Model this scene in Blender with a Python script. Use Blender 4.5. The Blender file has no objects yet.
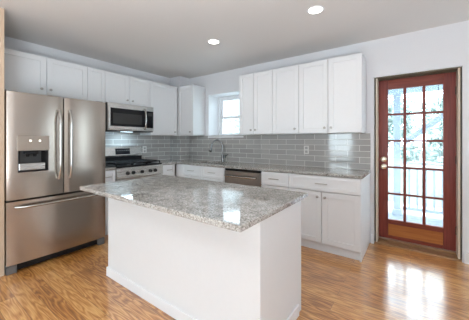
import bpy, bmesh, math, random
from mathutils import Vector, Matrix
I = 0.0254
D = bpy.data
SC = bpy.context.scene
COL = SC.collection
random.seed(7)

# ------------------------------------------------------------------ camera
YAW = math.radians(35.55)
cam_d = D.cameras.new('camera')
cam = D.objects.new('camera', cam_d)
COL.objects.link(cam)
cam.location = (157.09*I, -137.14*I, 50.53*I)
cam.rotation_euler = (math.pi/2, 0, YAW)
cam_d.sensor_fit = 'HORIZONTAL'
cam_d.sensor_width = 36
cam_d.lens = 36*246.16/469
cam_d.shift_x = (234.5-237.91)/469
cam_d.shift_y = (140.53-160)/469
cam_d.clip_start = 0.02
SC.camera = cam

# ------------------------------------------------------------------ world, lights, exposure
SC.view_settings.view_transform = 'Standard'
SC.view_settings.look = 'None'
SC.view_settings.gamma = 1
SC.view_settings.exposure = 0.3
w = D.worlds.new('sky')
SC.world = w
w.use_nodes = True
bg = w.node_tree.nodes['Background']
bg.inputs[0].default_value = (0.80, 0.90, 1.0, 1)
bg.inputs[1].default_value = 9.3

def area(name, loc, rot, sx, sy, power, color):
    l = D.lights.new(name, 'AREA')
    l.shape = 'RECTANGLE'
    l.size = sx*I
    l.size_y = sy*I
    l.energy = power
    l.color = color
    o = D.objects.new(name, l)
    COL.objects.link(o)
    o.location = Vector(loc)*I
    o.rotation_euler = rot
    return o
# daylight outside the door behind the camera; the right lamp is an added, unseen fill
area('daylight_front', (63, -282, 48), (math.pi/2, 0, 0), 34, 60, 24, (0.90, 0.97, 1.0))
area('added_fill_right', (244, -212, 55), (math.pi/2, 0, math.pi/2), 60, 56, 22, (0.90, 0.97, 1.0))

area('ceiling_fill', (160, -170, 26), (math.pi, 0, 0), 80, 60, 112, (0.88, 0.94, 1.0))  # unseen fill lamp added behind the camera, facing up to brighten the ceiling

# ------------------------------------------------------------------ materials
def new_mat(name):
    m = D.materials.new(name)
    m.use_nodes = True
    nt = m.node_tree
    return m, nt, nt.nodes['Principled BSDF']
def N(nt, t, **kw):
    n = nt.nodes.new(t)
    for k, v in kw.items():
        if k in n.inputs: n.inputs[k].default_value = v
        else: setattr(n, k, v)
    return n
def simple(name, col, rough=.5, metal=0, spec=None, var=0.03, coat=0, bump=0, scale=30):
    m, nt, p = new_mat(name)
    p.inputs['Roughness'].default_value = rough
    p.inputs['Metallic'].default_value = metal
    if spec is not None: p.inputs['Specular IOR Level'].default_value = spec
    if coat: p.inputs['Coat Weight'].default_value = coat
    tc = N(nt, 'ShaderNodeTexCoord')
    nz = N(nt, 'ShaderNodeTexNoise', Scale=scale, Detail=3.0)
    nt.links.new(tc.outputs['Object'], nz.inputs['Vector'])
    r = N(nt, 'ShaderNodeValToRGB')
    c = Vector(col)
    r.color_ramp.elements[0].position = .3
    r.color_ramp.elements[1].position = .7
    r.color_ramp.elements[0].color = (*(c*(1-var)), 1)
    r.color_ramp.elements[1].color = (*[min(1, v*(1+var)) for v in c], 1)
    nt.links.new(nz.outputs['Fac'], r.inputs[0])
    nt.links.new(r.outputs[0], p.inputs['Base Color'])
    if bump:
        b = N(nt, 'ShaderNodeBump', Strength=bump, Distance=.002)
        nt.links.new(nz.outputs['Fac'], b.inputs['Height'])
        nt.links.new(b.outputs[0], p.inputs['Normal'])
    return m
def emit(name, col, s):
    m = D.materials.new(name)
    m.use_nodes = True
    nt = m.node_tree
    p = nt.nodes['Principled BSDF']
    p.inputs['Base Color'].default_value = (*col, 1)
    p.inputs['Emission Color'].default_value = (*col, 1)
    p.inputs['Emission Strength'].default_value = s
    return m
def glass_mat():
    m = D.materials.new('window_glass')
    m.use_nodes = True
    nt = m.node_tree
    nt.nodes.clear()
    out = N(nt, 'ShaderNodeOutputMaterial')
    tr = N(nt, 'ShaderNodeBsdfTransparent')
    gl = N(nt, 'ShaderNodeBsdfGlossy', Roughness=0.02)
    fr = N(nt, 'ShaderNodeFresnel', IOR=1.25)
    mx = N(nt, 'ShaderNodeMixShader')
    tr.inputs[0].default_value = (.93, .97, .97, 1)
    nt.links.new(fr.outputs[0], mx.inputs[0])
    nt.links.new(tr.outputs[0], mx.inputs[1])
    nt.links.new(gl.outputs[0], mx.inputs[2])
    # milky glare and haze put into the panes as a translucent white mix
    tl = N(nt, 'ShaderNodeBsdfTranslucent')
    tl.inputs[0].default_value = (.85, .93, .97, 1)
    m3 = N(nt, 'ShaderNodeMixShader')
    m3.inputs[0].default_value = .06
    nt.links.new(mx.outputs[0], m3.inputs[1])
    nt.links.new(tl.outputs[0], m3.inputs[2])
    nt.links.new(m3.outputs[0], out.inputs[0])
    return m
def tile_mat(name, axis, shift=(0, 0, 0)):
    # running bond glass subway tile 3 x 12 inches, grey, on a plane (axis = horizontal axis)
    m, nt, p = new_mat(name)
    tc = N(nt, 'ShaderNodeTexCoord')
    sx = N(nt, 'ShaderNodeSeparateXYZ')
    nt.links.new(tc.outputs['Object'], sx.inputs[0])
    cb = N(nt, 'ShaderNodeCombineXYZ')
    nt.links.new(sx.outputs[axis], cb.inputs[0])
    nt.links.new(sx.outputs['Z'], cb.inputs[1])
    ad = N(nt, 'ShaderNodeVectorMath', operation='ADD')
    ad.inputs[1].default_value = (shift[0]*I, shift[1]*I, 0)
    nt.links.new(cb.outputs[0], ad.inputs[0])
    br = N(nt, 'ShaderNodeTexBrick')
    br.offset = .5
    br.inputs['Scale'].default_value = 1
    br.inputs['Brick Width'].default_value = 11.4*I
    br.inputs['Row Height'].default_value = 3.03*I
    br.inputs['Mortar Size'].default_value = .13*I
    br.inputs['Mortar Smooth'].default_value = .25
    br.inputs['Bias'].default_value = 0
    br.inputs['Color1'].default_value = (.36, .35, .335, 1)
    br.inputs['Color2'].default_value = (.44, .43, .415, 1)
    br.inputs['Mortar'].default_value = (.85, .85, .82, 1)
    nt.links.new(ad.outputs[0], br.inputs['Vector'])
    nt.links.new(br.outputs['Color'], p.inputs['Base Color'])
    p.inputs['Roughness'].default_value = .09
    p.inputs['IOR'].default_value = 1.55
    nz = N(nt, 'ShaderNodeTexNoise', Scale=5.0, Detail=1.0)
    nt.links.new(tc.outputs['Object'], nz.inputs['Vector'])
    inv = N(nt, 'ShaderNodeMath', operation='MULTIPLY_ADD')
    inv.inputs[1].default_value = -1
    nt.links.new(br.outputs['Fac'], inv.inputs[0])
    m2 = N(nt, 'ShaderNodeMath', operation='MULTIPLY')
    m2.inputs[1].default_value = .9
    nt.links.new(nz.outputs['Fac'], m2.inputs[0])
    nt.links.new(m2.outputs[0], inv.inputs[2])
    b = N(nt, 'ShaderNodeBump', Strength=.7, Distance=.0022)
    nt.links.new(inv.outputs[0], b.inputs['Height'])
    nt.links.new(b.outputs[0], p.inputs['Normal'])
    return m
def floor_mat():
    m, nt, p = new_mat('oak_planks')
    L = nt.links.new
    tc = N(nt, 'ShaderNodeTexCoord')
    br = N(nt, 'ShaderNodeTexBrick')
    br.offset = .37
    br.inputs['Scale'].default_value = 1
    br.inputs['Brick Width'].default_value = 52*I
    br.inputs['Row Height'].default_value = 4.4*I
    br.inputs['Mortar Size'].default_value = .045*I
    br.inputs['Mortar Smooth'].default_value = .3
    br.inputs['Color1'].default_value = (0, 0, 0, 1)
    br.inputs['Color2'].default_value = (1, 1, 1, 1)
    br.inputs['Mortar'].default_value = (.4, .4, .4, 1)
    L(tc.outputs['Object'], br.inputs['Vector'])
    mp = N(nt, 'ShaderNodeMapping')
    mp.inputs['Scale'].default_value = (1.15, 10.0, 1)
    L(tc.outputs['Object'], mp.inputs['Vector'])
    sc = N(nt, 'ShaderNodeVectorMath', operation='SCALE')
    sc.inputs['Scale'].default_value = 23
    L(br.outputs['Color'], sc.inputs[0])
    ad = N(nt, 'ShaderNodeVectorMath', operation='ADD')
    L(mp.outputs[0], ad.inputs[0])
    L(sc.outputs[0], ad.inputs[1])
    nz = N(nt, 'ShaderNodeTexNoise', Scale=1.0, Detail=2.5, Roughness=.5)
    L(ad.outputs[0], nz.inputs['Vector'])
    mu = N(nt, 'ShaderNodeMath', operation='MULTIPLY')
    mu.inputs[1].default_value = 80
    L(nz.outputs['Fac'], mu.inputs[0])
    si = N(nt, 'ShaderNodeMath', operation='SINE')
    L(mu.outputs[0], si.inputs[0])
    mp2 = N(nt, 'ShaderNodeMapping')
    mp2.inputs['Scale'].default_value = (6, 140, 1)
    L(tc.outputs['Object'], mp2.inputs['Vector'])
    n2 = N(nt, 'ShaderNodeTexNoise', Scale=1.0, Detail=3.0)
    L(mp2.outputs[0], n2.inputs['Vector'])
    ma = N(nt, 'ShaderNodeMath', operation='MULTIPLY_ADD')
    ma.inputs[1].default_value = .15
    ma.inputs[2].default_value = .03
    L(si.outputs[0], ma.inputs[0])
    m3 = N(nt, 'ShaderNodeMath', operation='MULTIPLY_ADD')
    m3.inputs[1].default_value = .75
    L(n2.outputs['Fac'], m3.inputs[0])
    L(ma.outputs[0], m3.inputs[2])
    sep = N(nt, 'ShaderNodeSeparateColor')
    L(br.outputs['Color'], sep.inputs[0])
    m4 = N(nt, 'ShaderNodeMath', operation='MULTIPLY_ADD')
    m4.inputs[1].default_value = .24
    L(sep.outputs[0], m4.inputs[0])
    L(m3.outputs[0], m4.inputs[2])
    r = N(nt, 'ShaderNodeValToRGB')
    e = r.color_ramp.elements
    e[0].position = .18
    e[0].color = (.22, .07, .012, 1)
    e[1].position = .85
    e[1].color = (.80, .45, .16, 1)
    x = r.color_ramp.elements.new(.5)
    x.color = (.54, .225, .05, 1)
    L(m4.outputs[0], r.inputs[0])
    mx = N(nt, 'ShaderNodeMix', data_type='RGBA')
    L(br.outputs['Fac'], mx.inputs[0])
    L(r.outputs[0], mx.inputs[6])
    mx.inputs[7].default_value = (.13, .055, .02, 1)
    L(mx.outputs[2], p.inputs['Base Color'])
    p.inputs['Roughness'].default_value = .3
    p.inputs['Coat Weight'].default_value = 1
    p.inputs['Coat Roughness'].default_value = .17
    p.inputs['Coat IOR'].default_value = 1.85
    b = N(nt, 'ShaderNodeBump', Strength=.25, Distance=.001)
    L(m4.outputs[0], b.inputs['Height'])
    L(b.outputs[0], p.inputs['Normal'])
    return m
def granite_mat():
    m, nt, p = new_mat('granite')
    L = nt.links.new
    tc = N(nt, 'ShaderNodeTexCoord')
    n1 = N(nt, 'ShaderNodeTexNoise', Scale=95.0, Detail=3.0, Roughness=.65)
    n2 = N(nt, 'ShaderNodeTexNoise', Scale=16.0, Detail=3.0)
    v = N(nt, 'ShaderNodeTexVoronoi', Scale=170.0)
    for n in (n1, n2, v): L(tc.outputs['Object'], n.inputs['Vector'])
    a = N(nt, 'ShaderNodeMath', operation='MULTIPLY_ADD')
    a.inputs[1].default_value = .35
    L(n2.outputs['Fac'], a.inputs[0])
    L(n1.outputs['Fac'], a.inputs[2])
    r = N(nt, 'ShaderNodeValToRGB')
    e = r.color_ramp.elements
    e[0].position = .48
    e[0].color = (.05, .045, .04, 1)
    e[1].position = .90
    e[1].color = (.74, .72, .69, 1)
    for pos, c in ((.56, (.20, .18, .16, 1)), (.64, (.36, .34, .315, 1)), (.76, (.50, .485, .455, 1))):
        x = e.new(pos)
        x.color = c
    L(a.outputs[0], r.inputs[0])
    sep = N(nt, 'ShaderNodeSeparateColor')
    L(v.outputs['Color'], sep.inputs[0])
    mr = N(nt, 'ShaderNodeMapRange')
    mr.inputs['To Min'].default_value = .72
    mr.inputs['To Max'].default_value = 1.15
    L(sep.outputs[0], mr.inputs[0])
    mx = N(nt, 'ShaderNodeMix', data_type='RGBA', blend_type='MULTIPLY')
    mx.inputs[0].default_value = 1
    L(r.outputs[0], mx.inputs[6])
    L(mr.outputs[0], mx.inputs[7])
    L(mx.outputs[2], p.inputs['Base Color'])
    p.inputs['Roughness'].default_value = .07
    p.inputs['IOR'].default_value = 1.6
    return m
def brushed(name, col, rough, axis):
    m, nt, p = new_mat(name)
    L = nt.links.new
    p.inputs['Metallic'].default_value = 1
    tc = N(nt, 'ShaderNodeTexCoord')
    mp = N(nt, 'ShaderNodeMapping')
    mp.inputs['Scale'].default_value = {'z': (300, 300, 3), 'y': (300, 3, 300), 'x': (3, 300, 300)}[axis]
    L(tc.outputs['Object'], mp.inputs['Vector'])
    nz = N(nt, 'ShaderNodeTexNoise', Scale=1.0, Detail=2.0)
    L(mp.outputs[0], nz.inputs['Vector'])
    mr = N(nt, 'ShaderNodeMapRange')
    mr.inputs['To Min'].default_value = rough-.015
    mr.inputs['To Max'].default_value = rough+.025
    L(nz.outputs['Fac'], mr.inputs[0])
    L(mr.outputs[0], p.inputs['Roughness'])
    r = N(nt, 'ShaderNodeValToRGB')
    c = Vector(col)
    r.color_ramp.elements[0].color = (*(c*.985), 1)
    r.color_ramp.elements[1].color = (*(c*1.015), 1)
    L(nz.outputs['Fac'], r.inputs[0])
    L(r.outputs[0], p.inputs['Base Color'])
    return m
def wood(name, c1, c2, axis='z', rough=.35, coat=.2):
    m, nt, p = new_mat(name)
    L = nt.links.new
    tc = N(nt, 'ShaderNodeTexCoord')
    mp = N(nt, 'ShaderNodeMapping')
    mp.inputs['Scale'].default_value = {'z': (60, 60, 3), 'y': (60, 3, 60), 'x': (3, 60, 60)}[axis]
    L(tc.outputs['Object'], mp.inputs['Vector'])
    nz = N(nt, 'ShaderNodeTexNoise', Scale=1.0, Detail=4.0, Distortion=.6)
    L(mp.outputs[0], nz.inputs['Vector'])
    r = N(nt, 'ShaderNodeValToRGB')
    r.color_ramp.elements[0].position = .3
    r.color_ramp.elements[1].position = .7
    r.color_ramp.elements[0].color = (*c1, 1)
    r.color_ramp.elements[1].color = (*c2, 1)
    L(nz.outputs['Fac'], r.inputs[0])
    L(r.outputs[0], p.inputs['Base Color'])
    p.inputs['Roughness'].default_value = rough
    p.inputs['Coat Weight'].default_value = coat
    return m

M = dict(
    wall=simple('wall_paint', (.745, .752, .775), .55, var=.01, bump=.05, scale=90),
    beige=simple('beige_wall_paint', (.58, .44, .32), .6, var=.01),
    ceil=simple('ceiling_paint', (.72, .705, .69), .7, var=.01, bump=.05, scale=90),
    white=simple('white_cabinet_paint', (.795, .81, .825), .32, var=.006),
    trim=simple('white_trim_paint', (.84, .85, .87), .4, var=.006),
    carcass=simple('cabinet_box', (.70, .69, .66), .5, var=.02),
    floor=floor_mat(), granite=granite_mat(),
    tile_b=tile_mat('subway_tile_back', 'X', (2, -36)), tile_l=tile_mat('subway_tile_left', 'Y', (4, -36)),
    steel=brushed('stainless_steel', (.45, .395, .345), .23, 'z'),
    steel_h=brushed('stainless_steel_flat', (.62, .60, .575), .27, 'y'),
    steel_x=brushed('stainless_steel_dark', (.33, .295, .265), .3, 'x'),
    chrome=simple('chrome', (.48, .47, .45), .2, 1, var=.01),
    nickel=simple('brushed_nickel', (.46, .45, .43), .28, 1, var=.02),
    faucetm=simple('faucet_steel', (.22, .225, .23), .22, 1, var=.02),
    darkgrey=simple('dark_grey_enamel', (.05, .05, .05), .45, var=.05),
    grey=simple('grey_plastic', (.13, .13, .13), .5, var=.03),
    black=simple('black_plastic', (.010, .010, .011), .35, 0, .25, var=.05),
    blackglass=simple('black_glass', (.008, .008, .010), .06, 0, .25, var=.02),
    ovenglass=simple('perforated_oven_screen', (.04, .04, .04), .25, 0, .25, var=.15, scale=220),
    iron=simple('cast_iron', (.014, .014, .015), .6, 0, .2, var=.1, bump=.2, scale=200),
    taupe=simple('dispenser_panel', (.34, .29, .245), .35, .3, None, var=.02),
    icon=emit('lit_icon', (1, .97, .9), 1.6),
    lens=emit('lamp_lens', (1, .96, .88), 6),
    lens_cool=emit('cooktop_lamp_lens', (.7, .88, 1), 4),
    glass=glass_mat(),
    mahog=wood('mahogany', (.15, .019, .012), (.25, .042, .025), 'z', .42, 0),
    mahog_h=wood('mahogany_rail', (.16, .024, .013), (.27, .05, .025), 'x', .42, 0),
    cedar=wood('door_panel_wood', (.36, .105, .02), (.50, .18, .04), 'x', .42, 0),
    jamb=wood('raw_pine', (.56, .45, .34), (.74, .65, .54), rough=.6, coat=0),
    gap=simple('rough_framing_gap', (.06, .055, .035), .8, var=.2),
    header=simple('old_header_board', (.17, .15, .105), .7, var=.15),
    brass=simple('door_hardware_brass', (.80, .73, .60), .22, 1, var=.01),
    hinge=simple('dark_hinge', (.12, .09, .07), .4, .8, var=.02),
    thresh=wood('threshold_wood', (.25, .13, .06), (.38, .21, .10), 'x'),
    plate=simple('outlet_plastic', (.80, .79, .76), .4, var=.01),
    slot=simple('outlet_slot', (.38, .38, .37), .5, var=.01),
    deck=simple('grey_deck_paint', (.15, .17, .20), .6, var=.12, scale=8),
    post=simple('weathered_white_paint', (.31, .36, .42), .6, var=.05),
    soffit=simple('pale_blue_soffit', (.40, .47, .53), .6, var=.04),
    siding=simple('house_siding', (.2, .21, .21), .6, var=.04),
    shingle=simple('roof_shingle', (.25, .26, .27), .8, var=.2, scale=12),
    concrete=simple('pale_concrete', (.60, .61, .60), .8, var=.08, scale=6),
    bark=simple('bark', (.15, .12, .09), .9, var=.3, scale=14),
    grass=simple('lawn_grass', (.16, .20, .17), .9, var=.3, scale=3),
    leaf=simple('leaf_green', (.34, .42, .38), .5, var=.25, scale=2),
    leaf2=simple('leaf_dark', (.27, .35, .33), .5, var=.25, scale=2),
)

# ------------------------------------------------------------------ mesh builder (inches, world coordinates)
class MB:
    def __init__(s): s.bm = bmesh.new()
    def box(s, x0, x1, y0, y1, z0, z1, bev=0):
        if x0 > x1: x0, x1 = x1, x0
        if y0 > y1: y0, y1 = y1, y0
        if z0 > z1: z0, z1 = z1, z0
        P = [(x, y, z) for x in (x0, x1) for y in (y0, y1) for z in (z0, z1)]
        v = [s.bm.verts.new(p) for p in P]
        fs = [s.bm.faces.new([v[i] for i in q]) for q in ((0, 1, 3, 2), (4, 6, 7, 5), (0, 4, 5, 1), (2, 3, 7, 6), (0, 2, 6, 4), (1, 5, 7, 3))]
        if bev:
            ed = list({e for f in fs for e in f.edges})
            bmesh.ops.bevel(s.bm, geom=ed, offset=bev, segments=2 if bev > .2 else 1, affect='EDGES', profile=.5)
        return s
    def fbox(s, face, u0, u1, w0, w1, d0, d1, bev=0):
        if face == 'L': return s.box(d0, d1, u0, u1, w0, w1, bev)        # faces +x, u along y
        if face == 'B': return s.box(u0, u1, -d1, -d0, w0, w1, bev)      # faces -y, u along x
        if face == 'I': return s.box(u0, u1, d0, d1, w0, w1, bev)        # faces +y
    def ring(s, c, t, up, r, n, sq=1):
        a = t.cross(up)
        if a.length < 1e-4: a = t.cross(Vector((1, 0, 0)))
        a.normalize()
        b = a.cross(t).normalized()
        return [s.bm.verts.new(c + a*math.cos(2*math.pi*k/n)*r + b*math.sin(2*math.pi*k/n)*r*sq) for k in range(n)]
    def tube(s, pts, r, n=10, up=(0, 0, 1)):
        pts = [Vector(p) for p in pts]
        R = r if isinstance(r, (list, tuple)) else [r]*len(pts)
        up = Vector(up)
        prev = None
        first = None
        frame = None
        for i, p in enumerate(pts):
            t = (pts[min(i+1, len(pts)-1)]-pts[max(i-1, 0)]).normalized()
            if frame is None:
                a = t.cross(up)
                if a.length < 1e-3: a = t.cross(Vector((1, 0, 0)))
                if a.length < 1e-3: a = t.cross(Vector((0, 1, 0)))
                frame = a.normalized()
            else:
                frame = (frame - t*frame.dot(t)).normalized()
            b = frame.cross(t).normalized()
            rg = [s.bm.verts.new(p + frame*math.cos(2*math.pi*k/n)*R[i] + b*math.sin(2*math.pi*k/n)*R[i]) for k in range(n)]
            if prev:
                for k in range(n):
                    s.bm.faces.new((prev[k], prev[(k+1) % n], rg[(k+1) % n], rg[k]))
            else: first = rg
            prev = rg
        s.bm.faces.new(first[::-1])
        s.bm.faces.new(prev)
        return s
    def lathe(s, c, axis, prof, n=20):
        # prof: list of (distance along axis, radius)
        c = Vector(c)
        ax = Vector(axis).normalized()
        pts = [c+ax*d for d, _ in prof]
        a = ax.orthogonal().normalized()
        b = ax.cross(a)
        prev = None
        for p, (d, r) in zip(pts, prof):
            r = max(r, 1e-3)
            rg = [s.bm.verts.new(p+(a*math.cos(2*math.pi*k/n)+b*math.sin(2*math.pi*k/n))*r) for k in range(n)]
            if prev:
                for k in range(n): s.bm.faces.new((prev[k], prev[(k+1) % n], rg[(k+1) % n], rg[k]))
            else: s.bm.faces.new(rg[::-1])
            prev = rg
        s.bm.faces.new(prev)
        return s
    def prism(s, poly, axis, a0, a1):
        # poly in the two other axes, extruded along axis
        def P(q, a):
            return {'x': (a, q[0], q[1]), 'y': (q[0], a, q[1]), 'z': (q[0], q[1], a)}[axis]
        lo = [s.bm.verts.new(P(q, a0)) for q in poly]
        hi = [s.bm.verts.new(P(q, a1)) for q in poly]
        n = len(poly)
        s.bm.faces.new(lo[::-1])
        s.bm.faces.new(hi)
        for i in range(n): s.bm.faces.new((lo[i], lo[(i+1) % n], hi[(i+1) % n], hi[i]))
        return s
    def slab(s, xs, ys, keep, z0, z1, bev=0):
        V = {}
        def g(i, j, k):
            if (i, j, k) not in V: V[(i, j, k)] = s.bm.verts.new((xs[i], ys[j], (z0, z1)[k]))
            return V[(i, j, k)]
        nx, ny = len(xs)-1, len(ys)-1
        ok = {(i, j) for i in range(nx) for j in range(ny) if keep((xs[i]+xs[i+1])/2, (ys[j]+ys[j+1])/2)}
        for i, j in ok:
            s.bm.faces.new((g(i, j, 1), g(i+1, j, 1), g(i+1, j+1, 1), g(i, j+1, 1)))
            s.bm.faces.new((g(i, j, 0), g(i, j+1, 0), g(i+1, j+1, 0), g(i+1, j, 0)))
            for (di, dj, a, b) in ((0, -1, (i, j), (i+1, j)), (1, 0, (i+1, j), (i+1, j+1)), (0, 1, (i+1, j+1), (i, j+1)), (-1, 0, (i, j+1), (i, j))):
                if (i+di, j+dj) not in ok:
                    s.bm.faces.new((g(*a, 0), g(*b, 0), g(*b, 1), g(*a, 1)))
        bmesh.ops.dissolve_limit(s.bm, angle_limit=.01, verts=s.bm.verts, edges=s.bm.edges)
        if bev:
            ed = [e for e in s.bm.edges if len(e.link_faces) == 2 and e.calc_face_angle() > .5]
            bmesh.ops.bevel(s.bm, geom=ed, offset=bev, segments=2, affect='EDGES', profile=.5)
        return s
    def build(s, name, mat, parent=None, smooth=False, keep_normals=False):
        if not keep_normals: bmesh.ops.recalc_face_normals(s.bm, faces=s.bm.faces)
        root = parent
        while root is not None and root.parent is not None: root = root.parent
        off = root.location if root is not None else Vector((0, 0, 0))
        for v in s.bm.verts: v.co = v.co*I - off
        me = D.meshes.new(name)
        s.bm.to_mesh(me)
        s.bm.free()
        me.materials.append(M[mat] if isinstance(mat, str) else mat)
        if smooth:
            for p in me.polygons: p.use_smooth = True
            try: me.set_sharp_from_angle(angle=math.radians(40))
            except Exception: pass
        o = D.objects.new(name, me)
        COL.objects.link(o)
        if parent is not None: o.parent = parent
        return o

def thing(name, label, cat, loc, group=None):
    o = D.objects.new(name, None)
    o.empty_display_size = .05
    COL.objects.link(o)
    o.location = Vector(loc)*I
    o['label'] = label
    o['category'] = cat
    if group: o['group'] = group
    return o
def tag(o, label, cat, group=None):
    o['label'] = label
    o['category'] = cat
    if group: o['group'] = group
    return o
def struct(o):
    o['kind'] = 'structure'
    return o
def copy_tree(o, parent=None):
    c = o.copy()
    COL.objects.link(c)
    if parent is not None: c.parent = parent
    for ch in [x for x in D.objects if x.parent == o]: copy_tree(ch, c)
    return c

# ------------------------------------------------------------------ room shell
H = 99.86
RX, FY, WT = 230, -270, 14          # right wall, front wall, thickness of the back wall
struct(MB().box(-5, RX+5, FY-5, 1.0, -3, 0).build('floor', 'floor'))
struct(MB().box(-5, RX+5, FY-5, WT, H, H+4).build('ceiling', 'ceil'))
struct(MB().box(-5, 0, FY, WT, 0, H).build('wall_left', 'wall'))
WX0, WX1, WZ0, WZ1 = 31.8, 64.0, 53.2, 84.8          # sink window opening
DX0, DX1, DZ1 = 141.2, 173.5, 81.5                   # back door opening
wb = MB()
wb.box(0, WX0, 0, WT, 0, H).box(WX0, WX1, 0, WT, 0, WZ0).box(WX0, WX1, 0, WT, WZ1, H)
wb.box(WX1, DX0, 0, WT, 0, H).box(DX0, DX1, 0, WT, DZ1, H).box(DX1, RX, 0, WT, 0, H)
wall_back = struct(wb.build('wall_back', 'wall'))
# front wall with a glazed door opening, right wall with openings for the added, unseen windows (behind / beside the camera)
wf = MB()
wf.box(0, 42, FY-6, FY, 0, H).box(42, 84, FY-6, FY, 82, H).box(84, RX, FY-6, FY, 0, H)
struct(wf.build('wall_front', 'wall'))
wr = MB()
wr.box(RX, RX+6, FY-6, -242, 0, H).box(RX, RX+6, -182, -22, 0, H).box(RX, RX+6, -6, WT, 0, H).box(RX, RX+6, -22, -6, 0, 27).box(RX, RX+6, -22, -6, 83, H).box(RX, RX+6, -242, -182, 0, 27).box(RX, RX+6, -242, -182, 83, H)
struct(wr.build('wall_right', 'wall'))
struct(MB().box(0.02, 32.4, -119, -113.0, 0, H).build('wall_partition', 'beige'))
struct(MB().box(0.01, 11.7, -9.8, -.01, 0, H-.01).build('wall_chase', 'wall'))
# baseboards
struct(MB().box(139.95, 141.1, -.7, 0, 0, 4.5).box(DX1+.4, RX, -.7, 0, 0, 4.5, .1).build('baseboard_back', 'trim'))
struct(MB().box(RX-.7, RX, FY, -.8, 0, 4.5, .1).build('baseboard_right', 'trim'))

# tiled splashback, a surface of the walls
MB().box(11.75, 139.6, -.35, -.02, 35.95, 54.2).build('backsplash', 'tile_b', wall_back)
wl = D.objects['wall_left']
MB().box(.02, .35, -76.2, -10.2, 33, 58).build('backsplash', 'tile_l', wl)
wc = D.objects['wall_chase']
MB().box(.4, 12.0, -10.15, -9.82, 35.95, 54.4).build('backsplash', 'tile_b', wc)
MB().box(11.72, 12.0, -9.8, -.36, 35.95, 54.4).build('backsplash', 'tile_l', wc)

# ---- sink window
b = MB()
b.box(WX0+.01, WX0+.5, -.1, 10.45, WZ0+.36, WZ1-.01).box(WX1-.5, WX1-.01, -.1, 10.45, WZ0+.36, WZ1-.01).box(WX0+.5, WX1-.5, -.1, 10.45, WZ1-.5, WZ1-.01)
struct(b.build('bright_reveal_lining', 'trim'))  # lining added in whiter paint, for the daylight brightness of the bare reveal
w1 = struct(MB().box(WX0, WX1, -.5, -.02, WZ0-.6, WZ0+.35, .08).box(WX0+.02, WX1-.02, 0, 11, WZ0, WZ0+.35).build('window_1', 'trim'))
b = MB()
for (x0, x1, z0, z1) in ((WX0, WX0+2, WZ0+.1, WZ1), (WX1-2, WX1, WZ0+.1, WZ1), (WX0+2, WX1-2, WZ1-1.6, WZ1), (WX0+2, WX1-2, WZ0+.1, WZ0+.9)):
    b.box(x0+.01, x1-.01, 10.5, 13.5, z0, z1, .08)
b.build('window_frame', 'trim', w1)
for nm, z0, z1, y in (('upper_sash', 67.3, WZ1-1.6, 12.4), ('lower_sash', WZ0+.9, 69.0, 11.2)):
    b = MB()
    xa, xb = WX0+2, WX1-2
    b.box(xa, xa+2.4, y, y+1, z0, z1, .1).box(xb-2.4, xb, y, y+1, z0, z1, .1)
    b.box(xa+2.4, xb-2.4, y, y+1, z1-1.8, z1, .1).box(xa+2.4, xb-2.4, y, y+1, z0, z0+1.8, .1)
    s_ = b.build(nm, 'trim', w1)
    MB().box(xa+2.4, xb-2.4, y+.4, y+.55, z0+1.8, z1-1.8).build('pane', 'glass', s_)

# ---- back door
d1 = D.objects.new('door_1', None)
COL.objects.link(d1)
d1.location = Vector((157.3, 7.5, 1.5))*I
struct(d1)
LX0, LX1, LY0, LY1 = 142.55, 172.2, 6.7, 8.4
px = [(146.6, 152.9), (154.1, 160.35), (161.55, 167.85)]
pz = [(76.1-13.12*i-12.15, 76.1-13.12*i) for i in range(5)]
b = MB().box(LX0, 146.6, LY0, LY1, 1.7, 80.8, .1).box(167.85, LX1, LY0, LY1, 1.7, 80.8, .1)
b.build('stile', 'mahog', d1)
MB().box(146.62, 167.83, LY0+.02, LY1, 76.1, 80.8, .08).box(146.62, 167.83, LY0+.02, LY1, 1.7, 3.2, .08).box(146.62, 167.83, LY0+.02, LY1, 9.0, 11.25, .08).build('rail', 'mahog_h', d1)
MB().box(146.62, 167.83, LY0+.45, LY1-.3, 3.2, 9.0, .05).build('bottom_panel', 'cedar', d1)
b = MB()
for a, c in ((152.9, 154.1), (160.35, 161.55)): b.box(a, c, LY0+.08, LY1-.1, 11.25, 76.1, .12)
for i in range(4):
    for a, c in px: b.box(a, c, LY0+.1, LY1-.12, pz[i][0]-.97, pz[i][0], .12)
b.build('muntin', 'mahog', d1)
for a, c in px:
    for z0, z1 in pz:
        MB().box(a-.05, c+.05, LY0+.75, LY0+.9, z0-.05, z1+.05).build('pane', 'glass', d1)
MB().lathe((144.7, LY0, 41.1), (0, -1, 0), [(0, 1.35), (.25, 1.35), (.45, 1.1), (.55, .5), (.9, .45)], 24).build('deadbolt', 'brass', d1, True)
MB().lathe((144.8, LY0, 37.5), (0, -1, 0), [(0, 1.3), (.2, 1.3), (.4, .7), (1.0, .5), (1.2, .95), (1.7, 1.25), (2.2, 1.15), (2.5, .6)], 24).build('door_knob', 'brass', d1, True)
for z in (72.5, 42, 11):
    MB().tube([(172.2, 6.5, z-1.8), (172.2, 6.5, z+1.8)], .32, 10).build('hinge', 'hinge', d1, True)
# door frame in the rough opening
b = MB().box(141.85, 142.5, 1.0, 13, .8, 81.0).box(172.25, 172.95, 1.0, 13, .8, 81.0)
tr1 = struct(b.build('trim_1', 'jamb'))
struct(MB().box(141.85, 172.95, .8, 13, 81.0, 81.45).build('trim_2', 'header'))
b = MB().box(DX0+.01, 141.84, 1.6, 13, 0.8, 81.4).box(172.96, DX1-.01, 1.6, 13, .8, 81.4)
struct(b.build('trim_3', 'gap'))
struct(MB().box(DX0+.02, DX1-.02, 1.02, 13.5, 0.01, .5).box(142.5, 172.2, 5.5, 13, .5, 1.5, .2).build('trim_4', 'thresh'))

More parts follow.
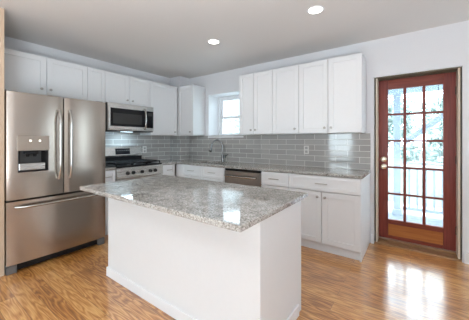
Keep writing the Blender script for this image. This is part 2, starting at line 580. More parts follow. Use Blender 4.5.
# ---- glazed door behind the camera and unseen windows added in the right wall
d2 = D.objects.new('door_2', None)
COL.objects.link(d2)
d2.location = Vector((63, FY-3, 0))*I
struct(d2)
b = MB()
for x0, x1, z0, z1 in ((42.1, 47, .5, 81.9), (79, 83.9, .5, 81.9), (47, 79, 76, 81.9), (47, 79, .5, 6), (47, 79, 22, 28), (62, 64, 28, 76)):
    b.box(x0, x1, FY-4, FY-2, z0, z1, .08)
b.build('door_leaf', 'trim', d2)
for x0, x1, z0, z1 in ((47, 62, 28, 76), (64, 79, 28, 76), (47, 79, 6, 22)):
    MB().box(x0, x1, FY-3.1, FY-2.9, z0, z1).build('pane', 'glass', d2)
w2 = D.objects.new('added_window_right', None)  # unseen window, added to light the room
COL.objects.link(w2)
w2.location = Vector((RX+3, -212, 55))*I
struct(w2)
b = MB()
for y0, y1, z0, z1 in ((-241.9, -238, 27.1, 82.9), (-186, -182.1, 27.1, 82.9), (-238, -186, 79, 82.9), (-238, -186, 27.1, 31), (-213.5, -210.5, 31, 79), (-238, -186, 54, 57)):
    b.box(RX+2, RX+4, y0, y1, z0, z1)
b.build('window_frame', 'trim', w2)
MB().box(RX+2.9, RX+3.1, -238, -186, 31, 79).build('pane', 'glass', w2)

w3 = D.objects.new('added_window_streak', None)  # unseen narrow window, added for the bright streak on the refrigerator door
COL.objects.link(w3)
w3.location = Vector((RX+3, -14, 55))*I
struct(w3)
b = MB()
for y0, y1, z0, z1 in ((-21.9, -19.5, 27.1, 82.9), (-8.5, -6.1, 27.1, 82.9), (-19.5, -8.5, 80.5, 82.9), (-19.5, -8.5, 27.1, 29.5), (-19.5, -8.5, 54, 56)):
    b.box(RX+2, RX+4, y0, y1, z0, z1)
b.build('window_frame', 'trim', w3)
MB().box(RX+2.9, RX+3.1, -19.5, -8.5, 29.5, 80.5).build('pane', 'glass', w3)

# ------------------------------------------------------------------ cabinets
def shaker(face, u0, u1, w0, w1, d0, rail=2.3, th=.75):
    b = MB()
    e = .07
    b.fbox(face, u0, u0+rail, w0, w1, d0, d0+th, e).fbox(face, u1-rail, u1, w0, w1, d0, d0+th, e)
    b.fbox(face, u0+rail-.05, u1-rail+.05, w1-rail, w1, d0, d0+th-.005, e).fbox(face, u0+rail-.05, u1-rail+.05, w0, w0+rail, d0, d0+th-.005, e)
    b.fbox(face, u0+rail-.3, u1-rail+.3, w0+rail-.3, w1-rail+.3, d0+.05, d0+th-.4)
    return b
def fpt(face, u, w, d):
    return {'L': (d, u, w), 'B': (u, -d, w), 'I': (u, d, w)}[face]
FN = {'L': (1, 0, 0), 'B': (0, -1, 0), 'I': (0, 1, 0)}
def knob(face, u, w, d, parent):
    return MB().lathe(fpt(face, u, w, d), FN[face], [(0, .42), (.12, .42), (.25, .24), (.55, .24), (.7, .5), (.85, .62), (1.02, .58), (1.12, .3)], 16).build('knob', 'nickel', parent, True)
def pull(face, u, w, d, parent, L=5.0):
    b = MB()
    if face == 'L':
        b.tube([(d+1.1, u-L/2, w), (d+1.1, u+L/2, w)], .24, 8)
    else:
        b.tube([(u-L/2, -d-1.1, w), (u+L/2, -d-1.1, w)], .24, 8)
    for s_ in (-1, 1):
        b.tube([fpt(face, u+s_*(L/2-.7), w, d-.02), fpt(face, u+s_*(L/2-.7), w, d+1.1)], .19, 8)
    return b.build('pull', 'nickel', parent, True)
def carcass(face, u0, u1, w0, w1, d0, d1, top=True, back=True):
    t = .7
    b = MB()
    b.fbox(face, u0, u0+t, w0, w1, d0, d1, .05).fbox(face, u1-t, u1, w0, w1, d0, d1, .05)
    b.fbox(face, u0+t, u1-t, w0, w0+t, d0, d1-.01)
    if top: b.fbox(face, u0+t, u1-t, w1-t, w1, d0, d1-.01)
    if back: b.fbox(face, u0+t, u1-t, w0+t, w1-t, d0, d0+.4)
    # face frame
    b.fbox(face, u0+t, u0+1.4, w0+t, w1-t, d1-.7, d1-.02).fbox(face, u1-1.4, u1-t, w0+t, w1-t, d1-.7, d1-.02)
    return b
UB, UT, UD = 54.27, 90.69, 12.0
G_U = 'white wall cabinets'
def upper(label, face, u0, u1, w0, doors, knobs, anchor):
    t = thing('wall_cabinet', label, 'cabinet', anchor, G_U)
    carcass(face, u0+.03, u1-.03, w0, UT, .42 if w0 < 60 else .05, UD).build('cabinet_box', 'white', t)
    for (a, c), k in zip(doors, knobs):
        dr = shaker(face, a+.11, c-.11, w0+.05, UT-.05, UD+.02, 2.3 if c-a > 10 else 1.9).build('door', 'white', t)
        if k is not None: knob(face, k, w0+2.5, UD+.77, dr)
    return t
yA, yB, yC, yD = -36.37, -66.48, -75.77, -112.4
OW = 72.6
upper('wide white double-door wall cabinet above the refrigerator, against the beige wall end', 'L', yD, yC, OW, [(yD, (yC+yD)/2), ((yC+yD)/2, yC)], [-96.2, -92.6], (0, -94, OW))
upper('very narrow white single-door wall cabinet between the refrigerator cabinet and the microwave cabinet', 'L', yC, yB, UB, [(yC, yB)], [None], (0, -71, UB))
upper('short white double-door wall cabinet directly above the microwave', 'L', yB, yA, OW+.2, [(yB, (yA+yB)/2), ((yA+yB)/2, yA)], [-53.1, -49.6], (0, -51, OW))
upper('white corner wall cabinet right of the microwave, on the stove wall', 'L', yA, -10.3, UB, [(yA, -13.1)], [-16.0], (0, -24, UB))
upper('narrow white wall cabinet in the corner, left of the sink window', 'B', 12.85, 28.93, UB, [(12.95, 28.93)], [26.3], (20, 0, UB))
upper('white double-door wall cabinet right of the sink window, above the dishwasher', 'B', 69.17, 92.05, UB, [(69.17, 79.6), (79.6, 92.05)], [78.0, 81.1], (80, 0, UB))
upper('white single-door wall cabinet in the middle of the back wall', 'B', 92.05, 107.67, UB, [(92.05, 107.67)], [105.6], (100, 0, UB))
upper('white double-door wall cabinet nearest the wooden back door', 'B', 107.67, 137.8, UB, [(107.67, 122.7), (122.7, 137.8)], [121.2, 124.3], (122, 0, UB))

CT, BT = 35.95, 34.65
G_B = 'white base cabinets along the walls'
def base(label, face, u0, u1, d0, fronts, anchor, kick=True, endpanel=False):
    t = thing('base_cabinet', label, 'cabinet', anchor, G_B)
    d1 = 24.4
    carcass(face, u0+.03, u1-.03, 4.0, BT, d0, d1, top=False).build('cabinet_box', 'white', t)
    if kick: MB().fbox(face, u0+.05, u1-.05, 0, 4.0, d1-3.0 if not endpanel else d1-1.9, d1-1.3).build('toe_kick', 'white', t)
    for f in fronts:
        kind, a, c, z0, z1, k = f
        if kind == 'drawer':
            dr = shaker(face, a+.11, c-.11, z0, z1, d1+.02, 1.5).build('drawer', 'white', t)
            if k: pull(face, (a+c)/2, (z0+z1)/2+.1, d1+.75, dr, min(5.5, (c-a)*.4))
        else:
            dr = shaker(face, a+.11, c-.11, z0, z1, d1+.02).build('door', 'white', t)
            if k is not None: knob(face, k, z1-2.3, d1+.77, dr)
    return t
Z0, Z1, Z2, Z3 = 4.3, 27.4, 27.7, 34.4
base('sliver of white base cabinet between the refrigerator and the stove', 'L', -75.9, -66.9, .42, [('drawer', -75.9, -66.9, Z2, Z3, True), ('door', -75.9, -66.9, Z0, Z1, -68.8)], (12, -71, 0))
base('white base cabinet with one drawer, in the corner right of the stove', 'L', -36.4, -25.4, .42, [('drawer', -36.35, -26.2, Z2, Z3, True), ('door', -36.35, -26.2, Z0, Z1, -28.7)], (12, -31, 0))
tb = base('white sink base cabinet with two drawer fronts below the faucet', 'B', 30.4, 67.2, .42, [('drawer', 31.2, 49.2, Z2, Z3, True), ('drawer', 49.2, 67.1, Z2, Z3, True), ('door', 31.2, 49.2, Z0, Z1, 47.4), ('door', 49.2, 67.1, Z0, Z1, 51)], (48, -12, 0))
MB().box(24.45, 30.4, -24.4, -23.7, 4, BT).build('corner_filler', 'white', tb)
base('narrow white base cabinet with drawer, just right of the dishwasher', 'B', 92.0, 107.5, .42, [('drawer', 92.0, 107.5, Z2, Z3, True), ('door', 92.0, 107.5, Z0, Z1, 94)], (100, -12, 0), endpanel=True)
tb = base('wide white base cabinet with long drawer and two doors, by the back door', 'B', 107.5, 138.7, .42, [('drawer', 107.5, 139.2, Z2, Z3, True), ('door', 107.5, 123.3, Z0, Z1, 121.6), ('door', 123.3, 139.2, Z0, Z1, 124.9)], (123, -12, 0), endpanel=True)
MB().box(138.7, 139.37, -24.4, -.05, 0, BT, .05).build('end_panel', 'white', tb)

# countertops
def inside(x, y):
    if 0.4 < x < 25.3 and y < -25.3: return True
    if y < -25.3: return False
    if x < 12.05 and y > -10.2: return False
    for x0, x1 in ((36.5, 48.0), (49.0, 60.5)):
        if x0 < x < x1 and -21.5 < y < -6.5: return False
    return True
ct = MB().slab([.38, 12.05, 25.3, 36.5, 48, 49, 60.5, 139.9], [-36.55, -25.35, -21.5, -10.2, -6.5, -.38], inside, BT+.02, CT, .12).build('countertop', 'granite')
tag(ct, 'speckled grey granite countertop running from the stove past the sink to the back door', 'countertop')
ct = MB().box(.38, 25.3, -75.95, -66.85, BT+.02, CT, .12).build('countertop', 'granite')
tag(ct, 'tiny strip of granite countertop between the refrigerator and the stove', 'countertop')

# sink
sk = thing('kitchen_sink', 'stainless double-bowl undermount sink set in the granite counter below the window', 'sink', (48.5, -14, 28))
for x0, x1 in ((36.3, 48.2), (48.8, 60.7)):
    y0, y1, zt, zb = -21.7, -6.3, BT, 27
    b = MB()
    b.box(x0-.15, x0, y0, y1, zb, zt).box(x1, x1+.15, y0, y1, zb, zt).box(x0, x1, y0-.15, y0, zb, zt).box(x0, x1, y1, y1+.15, zb, zt)
    b.box(x0-.15, x1+.15, y0-.15, y1+.15, zb-.15, zb)
    bowl = b.build('bowl', 'nickel', sk)
    MB().lathe(((x0+x1)/2, -12.5, zb), (0, 0, 1), [(0, 1.7), (.15, 1.7), (.2, 1.2), (.1, .9)], 20).build('drain', 'chrome', bowl, True)
# faucet
fc = thing('faucet', 'tall gooseneck pull-down kitchen faucet standing behind the sink', 'faucet', (48.5, -3.6, CT))
fx, fy = 48.5, -3.6
MB().lathe((fx, fy, CT), (0, 0, 1), [(0, 1.25), (.3, 1.25), (.6, .95), (4.6, .85), (5.0, .62)], 20).build('base', 'faucetm', fc, True)
pts = [(fx, fy, CT+4.8), (fx, fy, CT+9.4)]
for k in range(0, 13):
    a = math.pi*k/12*.93
    R = 3.9
    pts.append((fx-(R-R*math.cos(a))*.86, fy-(R-R*math.cos(a))*.5, CT+9.8+R*1.3*math.sin(a)))
MB().tube(pts, .56, 12).build('spout', 'faucetm', fc, True)
e = Vector(pts[-1])
dv = Vector((-.20, -.12, -.95)).normalized()
MB().lathe(e, dv, [(0, .58), (.4, .72), (2.6, .86), (4.2, 1.0), (4.5, .85)], 16).build('spray_head', 'faucetm', fc, True)
b = MB().tube([(fx+.7, fy, CT+2.9), (fx+2.6, fy, CT+3.3)], .62, 10).tube([(fx+2.3, fy, CT+3.3), (fx+3.0, fy-.2, CT+4.3), (fx+5.2, fy-.4, CT+5.0)], [.5, .42, .3], 8)
b.build('lever', 'faucetm', fc, True)

# ------------------------------------------------------------------ dishwasher
dw = thing('dishwasher', 'stainless dishwasher with a bar handle, set in the back counter', 'dishwasher', (79.6, -12, 0))
MB().box(67.5, 91.8, -23.6, -1, 4, BT-.05).build('tub', 'darkgrey', dw)
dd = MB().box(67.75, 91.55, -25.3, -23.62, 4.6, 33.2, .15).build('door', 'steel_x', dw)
MB().box(67.75, 91.55, -25.0, -23.62, 33.35, BT-.1, .05).build('control_strip', 'black', dw)
b = MB().tube([(69.3, -27.0, 30.6), (79.6, -27.5, 30.6), (90, -27.0, 30.6)], .55, 10)
for x in (70.2, 89.1): b.tube([(x, -25.28, 30.6), (x, -27.0, 30.6)], .35, 8)
b.build('handle', 'chrome', dd, True)
MB().box(67.8, 91.5, -22.5, -20, .2, 4).build('toe_panel', 'black', dw)

# ------------------------------------------------------------------ gas range
rg = thing('gas_range', 'stainless freestanding gas stove with black grates under the microwave', 'stove', (13, -51.6, 0))
ry0, ry1 = -66.65, -36.65
rb = MB().box(.5, 24.2, ry0+.05, ry1-.05, 3, 35.3)
rb.box(2, 22, ry0+1, ry1-1, 0, 3).build('body', 'darkgrey', rg)
MB().box(3.0, 25.4, ry0, ry1, 35.3, 36.1, .15).box(3.2, 25, ry0+.2, ry1-.2, 36.1, 36.3).build('cooktop', 'black', rg)
MB().box(.5, 3.0, ry0, ry1, 35.3, 40.2, .1).build('rear_riser', 'black', rg)
bgd = MB().prism([(.5, 40.2), (3.1, 40.2), (3.3, 41), (2.4, 46.3), (1.9, 46.7), (.5, 46.7)], 'y', 0, 1)
for v in bgd.bm.verts:
    x, y, z = v.co
    v.co = (x, ry0+.1 if y < .5 else ry1-.1, z)
bgd = bgd.build('backguard', 'steel_h', rg)
dp = MB()
dp.prism([(2.9, 41.6), (3.3, 41.6), (2.7, 45.4), (2.3, 45.4)], 'y', -55.2, -45.4)
dp.build('display', 'blackglass', bgd)
b = MB()
for k in range(6): b.box(2.95, 3.12, -54.2+k*1.5, -53.4+k*1.5, 43.9, 44.3)
b.build('buttons', 'grey', bgd)
# control front with knobs
cp = MB().prism([(24.2, 29.6), (26.4, 29.6), (25.9, 34.6), (25.4, 35.2), (24.2, 35.2)], 'y', ry0, ry1).build('control_panel', 'steel_h', rg)
for y in (-60.6, -57.1, -51.6, -46.0, -42.5):
    MB().lathe((26.1, y, 32.1), (1, 0, .1), [(0, 1.05), (.25, 1.05), (.35, .85), (1.25, .75), (1.35, .4)], 18).box(27.2, 27.75, y-.22, y+.22, 31.4, 33.0).build('knob', 'black', cp, True)
od = MB().box(24.25, 26.2, ry0+.1, ry1-.1, 10, 29.3, .15).build('oven_door', 'steel_h', rg)
MB().box(26.22, 26.35, ry0+4, ry1-4, 13.5, 24).build('oven_window', 'blackglass', od)
b = MB().tube([(28.3, ry0+2, 27), (28.3, ry1-2, 27)], .5, 10)
for y in (ry0+3, ry1-3): b.tube([(26.18, y, 27), (28.3, y, 27)], .35, 8)
b.build('handle', 'chrome', od, True)
MB().box(24.25, 26.2, ry0+.1, ry1-.1, 3.2, 9.8, .15).build('drawer', 'steel_h', rg)
for (x, y, r) in ((8.5, -59.8, 1.7), (19.3, -59.8, 2.0), (14, -51.65, 2.2), (8.5, -43.5, 1.6), (19.3, -43.5, 2.0)):
    MB().lathe((x, y, 36.3), (0, 0, 1), [(0, r+.7), (.3, r+.6), (.35, r), (.8, r), (.95, r*.7)], 20).build('burner', 'iron', rg, True)
for gy0, gy1 in ((-66.1, -56.5), (-56.3, -47.0), (-46.8, -37.2)):
    b = MB()
    t = .3
    for y in (gy0+.3, (gy0+gy1)/2, gy1-.3): b.box(4.2, 24.2, y-t, y+t, 37.2, 37.9, .08)
    for x in (4.5, 9.2, 14.2, 19.2, 23.9): b.box(x-t, x+t, gy0+.3, gy1-.3, 37.15, 37.85, .08)
    for x in (4.5, 23.9):
        for y in (gy0+.3, gy1-.3): b.box(x-t, x+t, y-t, y+t, 36.3, 37.3)
    b.build('grate', 'iron', rg)

# ------------------------------------------------------------------ microwave
mw = thing('microwave', 'stainless over-the-range microwave with dark window, below the short wall cabinet', 'microwave', (8, -51.5, 56.2))
my0, my1, mz0, mz1 = -66.35, -36.6, 56.2, 72.5
MB().box(.45, 15.1, my0, my1, mz0+.4, mz1, .08).build('body', 'darkgrey', mw)
MB().box(.6, 15.6, my0, my1, mz0-.2, mz0+.4, .05).build('underside', 'black', mw)
dr = MB()
yd = -42.4
dr.box(15.12, 16.4, my0, yd, mz0+.9, mz1-.05, .12)
dr = dr.build('door', 'steel_h', mw)
wn = MB().box(16.41, 16.5, my0+1.1, yd-.25, 58.9, 69.5).build('window', 'blackglass', dr)
MB().box(16.505, 16.54, my0+2.6, yd-2.9, 60.4, 66.6).build('screen', 'ovenglass', wn)
MB().box(15.12, 16.4, yd+.12, my1, mz0+.9, mz1-.05, .12).build('control_panel', 'steel_h', mw)
cp = MB().box(16.41, 16.5, yd+.5, my1-.4, 58.6, 69.5).build('keypad', 'blackglass', mw)
MB().box(16.505, 16.53, yd+1.2, my1-1.1, 66.4, 68.6).build('display', 'ovenglass', cp)
pts = []
for k in range(13):
    t = k/12
    pts.append((16.9+1.5*math.sin(math.pi*t)**.6, -43.6, 57.6+13.2*t))
b = MB().tube(pts, .5, 10)
for z in (58.0, 70.4): b.tube([(16.38, -43.6, z), (17.5, -43.6, z)], .4, 8)
b.build('handle', 'chrome', dr, True)
MB().box(15.12, 16.2, my0, my1, mz0+.3, mz0+.85, .05).build('vent_strip', 'steel_h', mw)
MB().box(8, 11, -55, -48, mz0-.3, mz0-.2).build('cooktop_lamp', 'lens_cool', mw)
l = D.lights.new('cooktop_light', 'AREA')
l.shape = 'RECTANGLE'
l.size, l.size_y = 3*I, 7*I
l.energy = 2.6
l.color = (.62, .85, 1)
o = D.objects.new('cooktop_light', l)
COL.objects.link(o)
o.parent = mw
o.location = Vector((9.5-8, 0, -.4))*I

# ------------------------------------------------------------------ refrigerator
fr = thing('refrigerator', 'large stainless french-door refrigerator with ice dispenser, left of the stove', 'refrigerator', (18, -94.7, 0))
fy0, fy1, fs = -112.75, -76.75, -94.4
MB().box(2, 30.3, fy0+.15, fy1-.15, 1.2, 68.6, .1).build('body', 'darkgrey', fr)
FXB = 30.5
def front(y0, y1, z0, z1, bulge, hole=None, n=14):
    """door skin: bowed grid front with thickness; hole = (y0,y1,z0,z1) left open"""
    b = MB()
    ys = [y0+(y1-y0)*k/n for k in range(n+1)]
    zs = [z0, z1]
    if hole:
        ys = sorted(set(ys+[hole[0], hole[1]]))
        zs = [z0, hole[2], hole[3], z1]
    def xf(y):
        t = (y-y0)/(y1-y0)*2-1
        e = 1-min(1, (1-abs(t))/.022)
        return 34.3+bulge*(1-t*t) - .22*e*e
    V = [[b.bm.verts.new((xf(y), y, z)) for z in zs] for y in ys]
    for i in range(len(ys)-1):
        for j in range(len(zs)-1):
            ym, zm = (ys[i]+ys[i+1])/2, (zs[j]+zs[j+1])/2
            if hole and hole[0] < ym < hole[1] and hole[2] < zm < hole[3]: continue
            b.bm.faces.new((V[i][j], V[i+1][j], V[i+1][j+1], V[i][j+1]))
    # sides and back
    B = [(b.bm.verts.new((FXB, y, z0)), b.bm.verts.new((FXB, y, z1))) for y in (y0, y1)]
    b.bm.faces.new([V[i][0] for i in range(len(ys))]+[B[1][0], B[0][0]])
    b.bm.faces.new([V[i][-1] for i in range(len(ys))][::-1]+[B[0][1], B[1][1]])
    b.bm.faces.new(V[0][::-1]+[B[0][0], B[0][1]][0:2])
    b.bm.faces.new(V[-1]+[B[1][1], B[1][0]])
    b.bm.faces.new((B[0][0], B[1][0], B[1][1], B[0][1]))
    return b, xf
HO = (-109.6, -100.0, 38.3, 46.6)
b, xl = front(fy0, fs-.22, 28.0, 69.1, .4, HO)
dl = b.build('door', 'steel', fr, True)
b, xr = front(fs+.22, fy1, 28.0, 69.1, .4)
drr = b.build('door', 'steel', fr, True)
b, xd = front(fy0, fy1, 3.6, 27.3, .7, None, 20)
fz = b.build('freezer_drawer', 'steel', fr, True)
# dispenser
xc = xl(-104.8)
MB().box(xc-.3, xc+.12, -109.9, -99.7, 46.6, 52.5, .08).build('dispenser_panel', 'taupe', dl)
b = MB().box(31, 31.2, HO[0], HO[1], HO[2], HO[3]).box(31, xl(HO[0])+.05, HO[0]-.01, HO[0]+.15, HO[2], HO[3]).box(31, xl(HO[1])+.05, HO[1]-.15, HO[1], HO[2], HO[3])
b.box(31, xc+.03, HO[0], HO[1], HO[3]-.15, HO[3]).box(31, xc+.03, HO[0], HO[1], HO[2], HO[2]+.15)
b.build('dispenser_recess', 'darkgrey', dl)
b = MB().box(31.8, xc-.2, -107.4, -103.2, 45.2, 46.4, .1)
b.lathe((33.4, -106.4, 45.2), (0, 0, -1), [(0, .8), (1.0, .55)], 12).lathe((33.4, -104.2, 45.2), (0, 0, -1), [(0, .8), (1.0, .55)], 12)
b.build('nozzle', 'black', dl)
for a, c in ((HO[0]+.2, HO[0]+1.2), (HO[1]-1.6, HO[1]-.2)): MB().box(31.25, 31.6, a, c, 40.5, HO[3]-.2).build('recess_liner', 'black', dl)
MB().box(33.0, xc+.15, HO[0]+.3, HO[1]-1.1, 39.0, 41.6, .15).build('paddle', 'steel_h', dl)
MB().box(31.3, xc+.1, HO[0]+.2, HO[1]-.2, 38.35, 38.7).build('drip_tray', 'black', dl)
for y in (-105.9, -102.9): MB().box(xc+.125, xc+.15, y-.32, y+.32, 50.2, 50.8).build('indicator_light', 'icon', dl)
# handles
def fridge_handle(y, x0, parent):
    pts = [(x0+.8+1.7*min(1, math.sin(math.pi*k/16)*2.2), y, 34.4+29.2*k/16) for k in range(17)]
    b = MB().tube(pts, [.55]+[.5]*15+[.55], 12)
    for z in (35.0, 63.0): b.tube([(x0-.25, y, z), (x0+1.4, y, z)], .5, 10)
    return b.build('handle', 'chrome', parent, True)
fridge_handle(-96.4, xl(-96.4), dl)
fridge_handle(-92.4, xr(-92.4), drr)
pts = []
for k in range(21):
    t = k/20
    pts.append((xd(-94.7)+.2+1.7*min(1, math.sin(math.pi*t)*2.5), -110.6+31.6*t, 25.2))
b = MB().tube(pts, .5, 12)
for y in (-109.8, -79.8): b.tube([(34.2, y, 25.2), (35.9, y, 25.2)], .45, 10)
b.build('handle', 'chrome', fz, True)
MB().box(29, 32.6, fy0+3.2, fy1-3.2, .6, 3.4).build('toe_grille', 'black', fr)
for y0, y1 in ((fy0+.1, fy0+3.1), (fy1-3.1, fy1-.1)):
    MB().box(29, 33.6, y0, y1, 0, 3.2, .15).build('foot_cover', 'grey', fr)
for y0, y1 in ((fy0+.5, fy0+3.5), (fy1-3.5, fy1-.5)):
    MB().box(27, 32.5, y0, y1, 68.65, 69.6, .1).build('hinge_cover', 'darkgrey', fr)

# ------------------------------------------------------------------ island
JX0, JX1, JY0, JY1 = 64.0, 129.7, -90.4, -65.5
IT = 34.9
isl = thing('kitchen_island', 'white panelled kitchen island in the middle of the wood floor', 'island', ((JX0+JX1)/2, (JY0+JY1)/2, 0))
MB().box(JX0, JX1, JY0, JY1-.8, 0, IT-1.3, .05).build('body', 'white', isl)
b = MB().box(JX0-.5, JX1+.5, JY0-.5, JY0-.01, 0, 3.3, .12).box(JX0-.5, JX0-.01, JY0-.01, JY1-1.5, 0, 3.3, .12).box(JX1+.01, JX1+.5, JY0-.01, JY1-3.5, 0, 3.3, .12)
b.build('baseboard', 'trim', isl)
n = 3
wd = (JX1-JX0-.4)/n
for k in range(n):
    a, c = JX0+.2+k*wd, JX0+.2+(k+1)*wd
    dr = shaker('I', a+.07, c-.07, 26.3, IT-1.8, JY1-.78, 1.5).build('drawer', 'white', isl)
    MB().tube([((a+c)/2-2.5, JY1+1.1, 29.8), ((a+c)/2+2.5, JY1+1.1, 29.8)], .24, 8).tube([((a+c)/2-2, JY1-.05, 29.8), ((a+c)/2-2, JY1+1.1, 29.8)], .19, 8).tube([((a+c)/2+2, JY1-.05, 29.8), ((a+c)/2+2, JY1+1.1, 29.8)], .19, 8).build('pull', 'nickel', dr, True)
    for (p, q, kx) in ((a, (a+c)/2, (a+c)/2-1.6), ((a+c)/2, c, (a+c)/2+1.6)):
        dr = shaker('I', p+.07, q-.07, 4.3, 26.1, JY1-.78).build('door', 'white', isl)
        knob('I', kx, 23.6, JY1-.03, dr)
ic = MB().box(64.3, 131.3, -100.3, -65.0, IT-1.28, IT, .22).build('countertop', 'granite')
tag(ic, 'large speckled grey granite top lying on the white kitchen island', 'countertop')

# ------------------------------------------------------------------ wall outlets
ou = thing('wall_outlet', 'white double wall outlet on the tile under the middle back wall cabinets', 'outlet', (107.35, -.35, 45.2), 'wall outlets')
MB().box(105.9, 108.8, -.62, -.36, 42.9, 47.6, .08).build('cover_plate', 'plate', ou)
MB().box(106.6, 108.1, -.68, -.6, 45.6, 47.0).box(106.6, 108.1, -.68, -.6, 43.5, 44.9).build('socket', 'slot', ou)
ou = thing('wall_outlet', 'white wall outlet on the tile beside the right end of the stove control back', 'outlet', (.36, -32.6, 44), 'wall outlets')
MB().box(.36, .62, -34.3, -31.2, 41.6, 46.4, .08).build('cover_plate', 'plate', ou)
MB().box(.6, .68, -33.5, -32, 44.3, 45.7).box(.6, .68, -33.5, -32, 42.2, 43.6).build('socket', 'slot', ou)

# ------------------------------------------------------------------ recessed ceiling lamps
def downlight(x, y, label, power):
    t = thing('recessed_light', label, 'ceiling light', (x, y, H), 'recessed ceiling lights')
    b = MB()
    n = 32
    prev = None
    prof = [(2.55, H-.02), (2.55, H-.22), (3.2, H-.12), (3.3, H-.02)]
    rings = [[b.bm.verts.new((x+r*math.cos(2*math.pi*k/n), y+r*math.sin(2*math.pi*k/n), z)) for k in range(n)] for r, z in prof]
    for q in range(3):
        for k in range(n): b.bm.faces.new((rings[q][k], rings[q][(k+1) % n], rings[q+1][(k+1) % n], rings[q+1][k]))
    b.build('trim_ring', 'trim', t, True)
    MB().lathe((x, y, H-.02), (0, 0, -1), [(0, 2.54), (.12, 2.54)], 32).build('lens', 'lens', t)
    l = D.lights.new('lamp', 'AREA')
    l.shape = 'DISK'
    l.size = 5*I
    l.energy = power
    l.color = (1, .95, .89)
    l.spread = math.radians(150)
    o = D.objects.new('lamp', l)
    COL.objects.link(o)
    o.parent = t
    o.location = (0, 0, -.25*I)
    return t
downlight(75.9, -44.3, 'round recessed ceiling light farther back, above the stove end of the island', 1.8)
downlight(126.9, -44.6, 'round recessed ceiling light nearest the camera, above the right end of the island', 1.6)
downlight(75.9, -168, 'round recessed ceiling light over the open floor left of the camera', 2.5)
downlight(126.9, -168, 'round recessed ceiling light over the open floor behind the camera', 2.5)

# ------------------------------------------------------------------ outdoors
struct(MB().box(-600, 800, 16, 900, -9, -5.5).build('ground', 'grass'))
struct(MB().box(-160, 88, 15, 140, -5.4, -4.6).box(88, 300, 84, 122, -5.4, -4.6).build('patio_and_bounce_slab', 'concrete'))  # left slab is unseen, added to bounce daylight up into the sink window
b = MB()
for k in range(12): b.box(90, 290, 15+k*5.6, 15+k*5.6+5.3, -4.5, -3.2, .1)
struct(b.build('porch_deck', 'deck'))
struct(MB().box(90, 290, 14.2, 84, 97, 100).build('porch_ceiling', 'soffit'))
PY = 76
def post(x, label):
    t = thing('porch_post', label, 'post', (x, PY, -3.2), 'porch posts')
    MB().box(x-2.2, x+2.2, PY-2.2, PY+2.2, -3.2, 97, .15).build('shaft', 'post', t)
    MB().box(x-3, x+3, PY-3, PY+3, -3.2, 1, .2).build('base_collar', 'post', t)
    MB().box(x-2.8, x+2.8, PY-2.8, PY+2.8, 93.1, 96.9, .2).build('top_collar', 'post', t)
post(147.2, 'square pale porch post seen through the left column of door panes')
post(196, 'square pale porch post standing right of the door view')
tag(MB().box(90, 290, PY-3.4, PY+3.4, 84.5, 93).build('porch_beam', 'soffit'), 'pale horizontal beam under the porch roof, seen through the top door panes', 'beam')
rl = thing('porch_railing', 'white porch railing with thin balusters beyond the door panes', 'railing', (172, PY, -3.2))
MB().box(150.3, 192.9, PY-1.8, PY+1.8, 33.6, 35.2, .1).build('top_rail', 'post', rl)
MB().box(150.3, 192.9, PY-.8, PY+.8, 30.0, 31.2, .1).build('middle_rail', 'post', rl)
MB().box(150.3, 192.9, PY-1.2, PY+1.2, 1, 3.2, .1).build('bottom_rail', 'post', rl)
x = 154.5
while x < 192:
    MB().box(x-.6, x+.6, PY-.6, PY+.6, 3.2, 30).build('baluster', 'post', rl)
    x += 4.6
tag(MB().tube([(151.5, PY-5, 49), (193.5, PY-6, 84)], 2.0, 8).build('stair_brace', 'post'), 'diagonal pale timber brace rising to the right behind the door panes', 'timber brace')
tag(MB().tube([(169.5, 60, 97), (169.5, 60, 72)], .22, 6).build('hanging_cord', 'black'), 'thin dark cord hanging from the porch ceiling at the top right door pane', 'cord')

# neighbouring house seen through the sink window
nh = thing('neighbour_house', 'pale house with a sloping roof edge outside the sink window', 'house', (-120, 300, -5.4))
MB().box(-230, -120, 240, 340, -5.4, 150).build('house_wall', 'siding', nh)
MB().prism([(-240, 190), (-100, 142), (-100, 148), (-240, 198)], 'y', 225, 350).build('roof', 'shingle', nh)

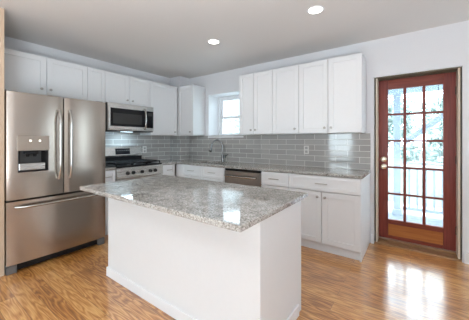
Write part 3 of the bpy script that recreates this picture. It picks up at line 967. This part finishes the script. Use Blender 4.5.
def tree(x, y, h, r, nl, mat, label, seed, z0=-5.4):
    rn = random.Random(seed)
    t = thing('tree', label, 'tree', (x, y, z0), 'trees behind the house')
    b = MB().tube([(x, y, z0), (x+3, y, z0+h*.3), (x-2, y+2, z0+h*.62)], [6, 4.6, 2.4], 9)
    for k in range(5):
        a = k*1.3
        b.tube([(x, y, z0+h*(.3+.05*k)), (x+r*.5*math.cos(a), y+r*.5*math.sin(a), z0+h*(.5+.06*k))], [2.2, .8], 6)
    b.build('trunk', 'bark', t, True)
    blobs = []
    for k in range(16):
        a = rn.random()*6.28
        q = rn.random()**.5*.75
        blobs.append((x+r*q*math.cos(a), y+r*q*math.sin(a), z0+h*(.2+.72*rn.random()), r*(.3+.22*rn.random())))
    vs, fs = [], []
    off = t.location
    for k in range(nl):
        bx, by, bz, br_ = rn.choice(blobs)
        d = Vector((rn.gauss(0, 1), rn.gauss(0, 1), rn.gauss(0, 1))).normalized()*br_*(.5+.5*rn.random())
        c = Vector((bx, by, bz))+d
        n_ = Vector((rn.gauss(0, 1), rn.gauss(0, 1), rn.gauss(0, 1)+.6)).normalized()
        a_ = n_.orthogonal().normalized()
        a_ = Matrix.Rotation(rn.random()*6.28, 3, n_) @ a_
        b_ = n_.cross(a_)
        s_ = 2.6+2.6*rn.random()
        i0 = len(vs)
        for p in (c-a_*s_, c-b_*s_*.55+n_*s_*.12, c+a_*s_, c+b_*s_*.55+n_*s_*.12): vs.append(tuple(p*I-off))
        fs.append((i0, i0+1, i0+2, i0+3))
    me = D.meshes.new('foliage')
    me.from_pydata(vs, [], fs)
    me.materials.append(M[mat])
    o = D.objects.new('foliage', me)
    COL.objects.link(o)
    o.parent = t
tree(205, 190, 120, 50, 5200, 'leaf', 'broad pale green tree filling the right column of door panes', 1)
tree(112, 340, 145, 56, 4200, 'leaf', 'pale green tree behind the middle column of door panes', 2)
tree(25, 430, 165, 60, 4200, 'leaf2', 'darker tree farther off behind the left door panes', 3)
tree(245, 420, 170, 76, 4200, 'leaf2', 'darker tree far beyond the porch railing, behind the others', 4)
tree(-75, 240, 108, 44, 3600, 'leaf', 'small pale green tree outside the sink window', 5)
